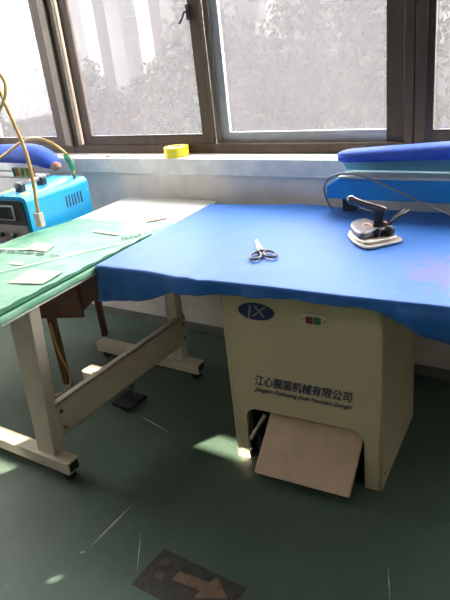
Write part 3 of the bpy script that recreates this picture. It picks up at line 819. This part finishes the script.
MZ = .7005
mc = thing('welding_machine', 'sky blue metal power unit with dark front panel and grey top handle', 'machine', (-2.53, 2.03, MZ), math.radians(3))
X0, X1, Y0, Y1, H = -.14, .140, -.215, .225, .268
b_ = B()
sec = []
r = .035
def rr(x0, x1, z0, z1, r, n=6):
    p = [(x0, z0), (x1, z0)]
    for k in range(n + 1):
        a = k * PI / 2 / n; p.append((x1 - r + r * math.cos(a), z1 - r + r * math.sin(a)))
    for k in range(n + 1):
        a = PI / 2 + k * PI / 2 / n; p.append((x0 + r + r * math.cos(a), z1 - r + r * math.sin(a)))
    return p
slab_xz(b_, rr(X0, X1, .018, H, r), Y0, Y1)
obj('housing', b_, M['machine'], mc, bev=.003)
b_ = B(); slab_xz(b_, rr(X0 + .018, X1 - .026, .030, H - .020, .028), Y0 - .006, Y0); fp = obj('front_panel', b_, M['black'], mc, bev=.001)
obj('lower_panel', box(B(), X0 + .018, X1 - .026, Y0 - .010, Y0 - .006, .030, .125), M['machine_grey'], fp, bev=.001)
obj('screen_surround', box(B(), -.085, .045, Y0 - .012, Y0 - .006, .150, .225), M['frame_w'], fp, bev=.001)
obj('screen', box(B(), -.078, .037, Y0 - .0135, Y0 - .0115, .157, .218), M['screen'], fp)
for x in (X0 + .07, .02):
    b_ = B(); lathe(b_, [(.012, -.02), (.014, -.012), (.010, 0)], (x, Y0 - .010, .075), 16, 'y'); obj('socket', b_, M['black'], fp, smooth=True)
for y in (Y0 + .10, Y0 + .245):
    b_ = B(); slab_xz(b_, rr(-.022, .022, 0, .045, .014), -.014, .014)
    h = obj('handle_mount', b_, M['black'], mc, bev=.002); h.location = (.005, y, H)
b_ = B(); tube(b_, [(.005, Y0 + .07, H + .034), (.005, Y0 + .275, H + .034)], .011, 14); obj('handle', b_, M['machine_grey'], mc, smooth=True)
obj('yellow_sticker', box(B(), .050, .108, Y0 + .035, Y0 + .075, H, H + .0008), M['sticker'], mc)
obj('yellow_sticker', box(B(), X0 + .045, X0 + .075, Y0 + .01, Y0 + .16, H, H + .0008), M['sticker'], mc)
b_ = B()
for k in range(6): box(b_, X1, X1 + .0012, Y0 + .255 + k * .022, Y0 + .264 + k * .022, .145, .205)
obj('air_vent', b_, M['black'], mc)
for y, z in ((Y0 + .02, .20), (Y0 + .02, .06), (Y1 - .02, .20)):
    b_ = B(); lathe(b_, [(.005, 0), (.004, .003)], (X1, y, z), 10, 'x'); obj('screw', b_, M['steel'], mc)
for x, y in ((X0 + .03, Y0 + .03), (X1 - .03, Y0 + .03), (X0 + .03, Y1 - .03), (X1 - .03, Y1 - .03)):
    b_ = B(); lathe(b_, [(.014, 0), (.014, .018)], (x, y, 0), 12); obj('rubber_foot', b_, M['rubber'], mc)
b_ = B(); cyl(b_, (.105, .17, H - .002), (.105, .17, H + .022), .009, 12); obj('hose_nipple', b_, M['steel_dark'], mc)

# left sleeve stand
ls = thing('sleeve_ironing_stand', 'small blue padded sleeve arm with brown end behind the power unit', 'ironing stand', (-2.885, 2.33, MZ))
def pillow():
    bm = B(); rings = []; seg = 20
    prof = [(-.54, .02), (-.53, .05), (-.3, .058), (-.1, .060), (.02, .064), (.10, .060), (.15, .052), (.185, .032), (.195, .014)]
    for x, rr_ in prof:
        zc = .368 - max(0, x - .02) * .30
        rings.append([bm.verts.new((x, math.cos(2 * PI * q / seg) * rr_ * 1.25, zc + math.sin(2 * PI * q / seg) * rr_ * (1.0 if math.sin(2 * PI * q / seg) > 0 else .85))) for q in range(seg)])
    for a, b in zip(rings, rings[1:]):
        for q in range(seg): bm.faces.new((a[q], a[(q + 1) % seg], b[(q + 1) % seg], b[q]))
    bm.faces.new(rings[0][::-1]); bm.faces.new(rings[-1]); return bm
obj('padded_arm', pillow(), M['pad'], ls, smooth=True, sub=1)
b_ = B(); lathe(b_, [(.004, -.03), (.020, -.024), (.026, 0), (.022, .02), (.006, .028)], (.205, -.02, .305), 20, 'x'); obj('end_knob', b_, M['cork'], ls, smooth=True)
b_ = B(); box(b_, -.52, .055, -.05, .05, .235, .247); tr_ = obj('tray', b_, M['machine_grey'], ls, bev=.003)
b_ = B(); box(b_, -.50, -.45, -.03, .03, 0, .345); box(b_, -.52, .0, -.06, .06, 0, .014); obj('post', b_, M['stand'], ls, bev=.003)
for i, (x, mk) in enumerate(((-.083, 'thread_y'), (-.056, 'greenclip'), (-.029, 'thread_y'), (-.002, 'greenclip'), (.025, 'thread_r'), (-.110, 'thread_r'), (-.137, 'greenclip'))):
    nm = {'thread_y': 'ochre', 'greenclip': 'green', 'thread_r': 'rust red'}[mk]
    b_ = B(); lathe(b_, [(.0125, 0), (.0125, .004), (.010, .006), (.011, .026), (.010, .044), (.0125, .046), (.0125, .050)], (0, 0, 0), 14)
    o = obj('thread_spool', b_, M[mk], None, smooth=False); o.location = (-2.885 + x, 2.285, MZ + .2475)
    pos = ['third from left', 'between two ochre spools', 'fifth from left', 'sixth from left', 'at right end', 'second from left', 'at left end'][i]
    o['label'] = nm + ' thread spool under the left blue pad, ' + pos; o['category'] = 'thread spool'; o['group'] = 'thread spools under the left blue pad'

# hoses -----------------------------------------------------------------
b_ = B()
tube(b_, [(-2.283, 1.80, .870), (-2.277, 1.80, .95), (-2.268, 1.80, 1.02), (-2.262, 1.80, 1.10), (-2.268, 1.80, 1.197), (-2.30, 1.80, 1.31), (-2.335, 1.80, 1.42), (-2.355, 1.80, 1.55), (-2.37, 1.80, 1.8), (-2.38, 1.85, 2.2), (-2.38, 1.9, CH)], .0082, 10, 7)
hs = obj('amber_hose', b_, M['hose'], None, smooth=True)
b_ = B(); box(b_, -2.302, -2.264, 1.785, 1.815, .835, .905)
tag(hs, 'amber plastic hose hanging down in front of the blue machine', 'hose')
hc = obj('hose_connector', b_, M['label_paper'], hs, bev=.004, label='pale plastic connector'); hc.location = -Vector(hs.location)
b_ = B(); tube(b_, [(-2.66, 1.9, CH), (-2.64, 1.88, 2.3), (-2.56, 1.86, 1.75), (-2.36, 1.80, 1.56), (-2.31, 1.79, 1.53), (-2.285, 1.79, 1.49), (-2.30, 1.79, 1.44), (-2.37, 1.80, 1.38), (-2.48, 1.84, 1.32), (-2.80, 1.95, 1.20), (-3.06, 2.02, 1.08), (-3.02, 2.09, 1.05), (-2.87, 2.10, 1.095), (-2.673, 2.11, 1.178), (-2.57, 2.11, 1.195), (-2.478, 2.115, 1.180), (-2.42, 2.145, 1.13), (-2.425, 2.20, 1.06), (-2.4345, 2.2055, MZ + H + .022)], .0075, 10, 6)
h2 = tag(obj('amber_hose', b_, M['hose'], None, smooth=True), 'amber plastic hose arching over the left blue pad into the machine top', 'hose')
b_ = B(); tube(b_, [(-2.415, 2.16, 1.10), (-2.423, 2.19, 1.05), (-2.43, 2.205, 1.015)], .0135, 10); cp = obj('hose_clip', b_, M['greenclip'], h2, label='green clip'); cp.location = -Vector(h2.location)
b_ = B(); tube(b_, [(-2.55, 1.83, MZ + H + .001), (-2.54, 1.80, 1.05), (-2.52, 1.79, 1.12), (-2.47, 1.79, 1.3), (-2.50, 1.8, 1.6), (-2.55, 1.85, CH)], .0022, 6, 8)
tag(obj('thin_wire', b_, M['wire'], None, smooth=True), 'thin white wire hanging at far left over the machine', 'wire')
b_ = B(); tube(b_, [(-2.21, 1.66, .40), (-2.20, 1.66, .25), (-2.17, 1.67, .12), (-2.19, 1.66, .04), (-2.25, 1.62, .006), (-2.33, 1.60, .006)], .005, 8, 6)
tag(obj('orange_cord', b_, M['hose'], None, smooth=True), 'orange cord hanging beside the brown wooden leg', 'cord')

# tape roll on the ledge --------------------------------------------------
tr2 = thing('tape_roll', 'roll of yellow adhesive tape lying on the window ledge', 'tape roll', (-1.985, 2.535, ZS + .0005))
b_ = B(); seg = 36; P_ = [(.066, 0), (.066, .052), (.042, .052), (.042, 0)]
def ringmesh(P_, seg=36):
    b = B(); R_ = [[b.verts.new((r * math.cos(2 * PI * k / seg), r * math.sin(2 * PI * k / seg), h)) for k in range(seg)] for r, h in P_]
    for a, c in zip(R_, R_[1:] + R_[:1]):
        for k in range(seg): b.faces.new((a[k], a[(k + 1) % seg], c[(k + 1) % seg], c[k]))
    return b
obj('tape', ringmesh([(.066, 0), (.066, .050), (.043, .050), (.043, 0)]), M['yellow'], tr2, bev=.001)
obj('core', ringmesh([(.0428, .0005), (.0428, .051), (.039, .051), (.039, .0005)]), M['tape_core'], tr2)

for i, (x, y, a) in enumerate(((-2.44, 2.487, .014), (-2.335, 2.50, .010), (-2.285, 2.492, .012))):
    b_ = B(); bmesh.ops.create_icosphere(b_, subdivisions=1, radius=a, matrix=Matrix.Diagonal((1.3, .8, .45, 1)))
    o = obj('paint_crumb', b_, M['cork'] if i < 2 else M['ledge'], None); o.location = (x, y, ZS + a * .45)
    o['label'] = ('left one of three crumbs on the window ledge left of the tape', 'middle one of three crumbs on the window ledge left of the tape', 'right one of three crumbs on the window ledge, nearest the tape')[i]
    o['category'] = 'crumb'; o['group'] = 'crumbs on the ledge'

# floor sign ---------------------------------------------------------------
fs = thing('floor_sign', 'worn dark floor sticker with ochre arrow in the foreground', 'floor sign', (-.97, .985, .0), math.radians(-1.5))
obj('sticker_base', box(B(), -.165, .165, -.075, .09, .0003, .0014), M['mark'], fs)
b_ = B(); prism(b_, [(-.060, .002), (.045, .012), (.042, -.018), (.135, .030), (.062, .082), (.055, .052), (-.058, .040)][::1], .0014, .0018)
obj('arrow', b_, M['arrow'], fs)
for cx_, cy_ in ((-.125, .045), (-.105, -.005)):
    b_ = B()
    for dx, dy, w_, h_ in ((-.012, .008, .024, .003), (-.012, -.008, .024, .003), (-.002, -.014, .003, .03), (-.012, -.012, .003, .02), (.008, -.012, .003, .02)):
        prism(b_, [(cx_ + dx, cy_ + dy), (cx_ + dx + w_, cy_ + dy), (cx_ + dx + w_, cy_ + dy + h_), (cx_ + dx, cy_ + dy + h_)], .0014, .0017)
    obj('worn_mark', b_, M['arrow'], fs)

# ------------------------------------------------------------------ light
wd = bpy.data.worlds.new('sky'); S.world = wd; wd.use_nodes = True
N, L = wd.node_tree.nodes, wd.node_tree.links
bg = N['Background']
sky = N.new('ShaderNodeTexSky'); sky.sky_type = 'NISHITA'; sky.sun_disc = False; sky.sun_elevation = math.radians(31); sky.sun_rotation = math.radians(-65)
mixs = N.new('ShaderNodeMixRGB'); mixs.inputs['Fac'].default_value = .9; mixs.inputs['Color2'].default_value = (1.0, .965, .91, 1)
sm = N.new('ShaderNodeMixRGB'); sm.blend_type = 'MULTIPLY'; sm.inputs['Fac'].default_value = 1; sm.inputs['Color2'].default_value = (.12, .12, .12, 1)
L.new(sky.outputs['Color'], sm.inputs['Color1']); L.new(sm.outputs['Color'], mixs.inputs['Color1'])
L.new(mixs.outputs['Color'], bg.inputs['Color']); bg.inputs['Strength'].default_value = 42
sd = bpy.data.lights.new('sun', 'SUN'); sd.energy = 44; sd.angle = math.radians(.2); sd.color = (1, .87, .70)
so = bpy.data.objects.new('sun', sd); COL.objects.link(so)
SUN = Vector((-.45, -.8, .384))
so.rotation_euler = (SUN).to_track_quat('Z', 'Y').to_euler(); so.location = (-6, -8, 6)

# fill lamps added on the unseen ceiling behind and beside the camera
for i, (x, y) in enumerate(((-3.2, -.9), (-.6, -.9), (1.2, -.9), (-3.2, -2.5), (-.6, -2.5), (1.2, -2.5))):
    f = thing('fill_lamp', 'added fluorescent fill lamp on the unseen ceiling behind the camera', 'lamp', (x, y, CH - .001), 0, 'added fill lamps behind the camera')
    obj('housing', box(B(), -.62, .62, -.09, .09, -.06, 0), M['frame_w'], f, bev=.004)
    for dy in (-.04, .04):
        t_ = B(); cyl(t_, (-.59, dy, -.075), (.59, dy, -.075), .013, 12); obj('fill_tube', t_, M['tube'], f, smooth=True)
    ld = bpy.data.lights.new('fill_light', 'AREA'); ld.shape = 'RECTANGLE'; ld.size = 1.2; ld.size_y = .16; ld.energy = FILL; ld.color = (1, .95, .84)
    lo = bpy.data.objects.new('fill_light', ld); COL.objects.link(lo); lo.parent = f; lo.location = (0, 0, -.095)

# ------------------------------------------------------------------ camera
cam = bpy.data.cameras.new('camera'); co = bpy.data.objects.new('camera', cam); COL.objects.link(co)
cam.sensor_fit = 'VERTICAL'; cam.sensor_height = 36; cam.sensor_width = 27; cam.lens = 596 / 600 * 36; cam.clip_start = .05; cam.clip_end = 200
rot = Matrix(((0.8385237251732298, -0.13148869527282328, 0.5287614635514395), (0.534227032670975, 0.38923260746646793, -0.7503995301493861), (-0.10714214803323013, 0.9117064770529522, 0.3966255914770707)))
mw = rot.to_4x4(); mw.translation = Vector((0, 0, 1.55)); co.matrix_world = mw
S.camera = co
S.view_settings.view_transform = 'Standard'; S.view_settings.look = 'None'; S.view_settings.exposure = 0; S.view_settings.gamma = 1; S.view_settings.use_curve_mapping = False
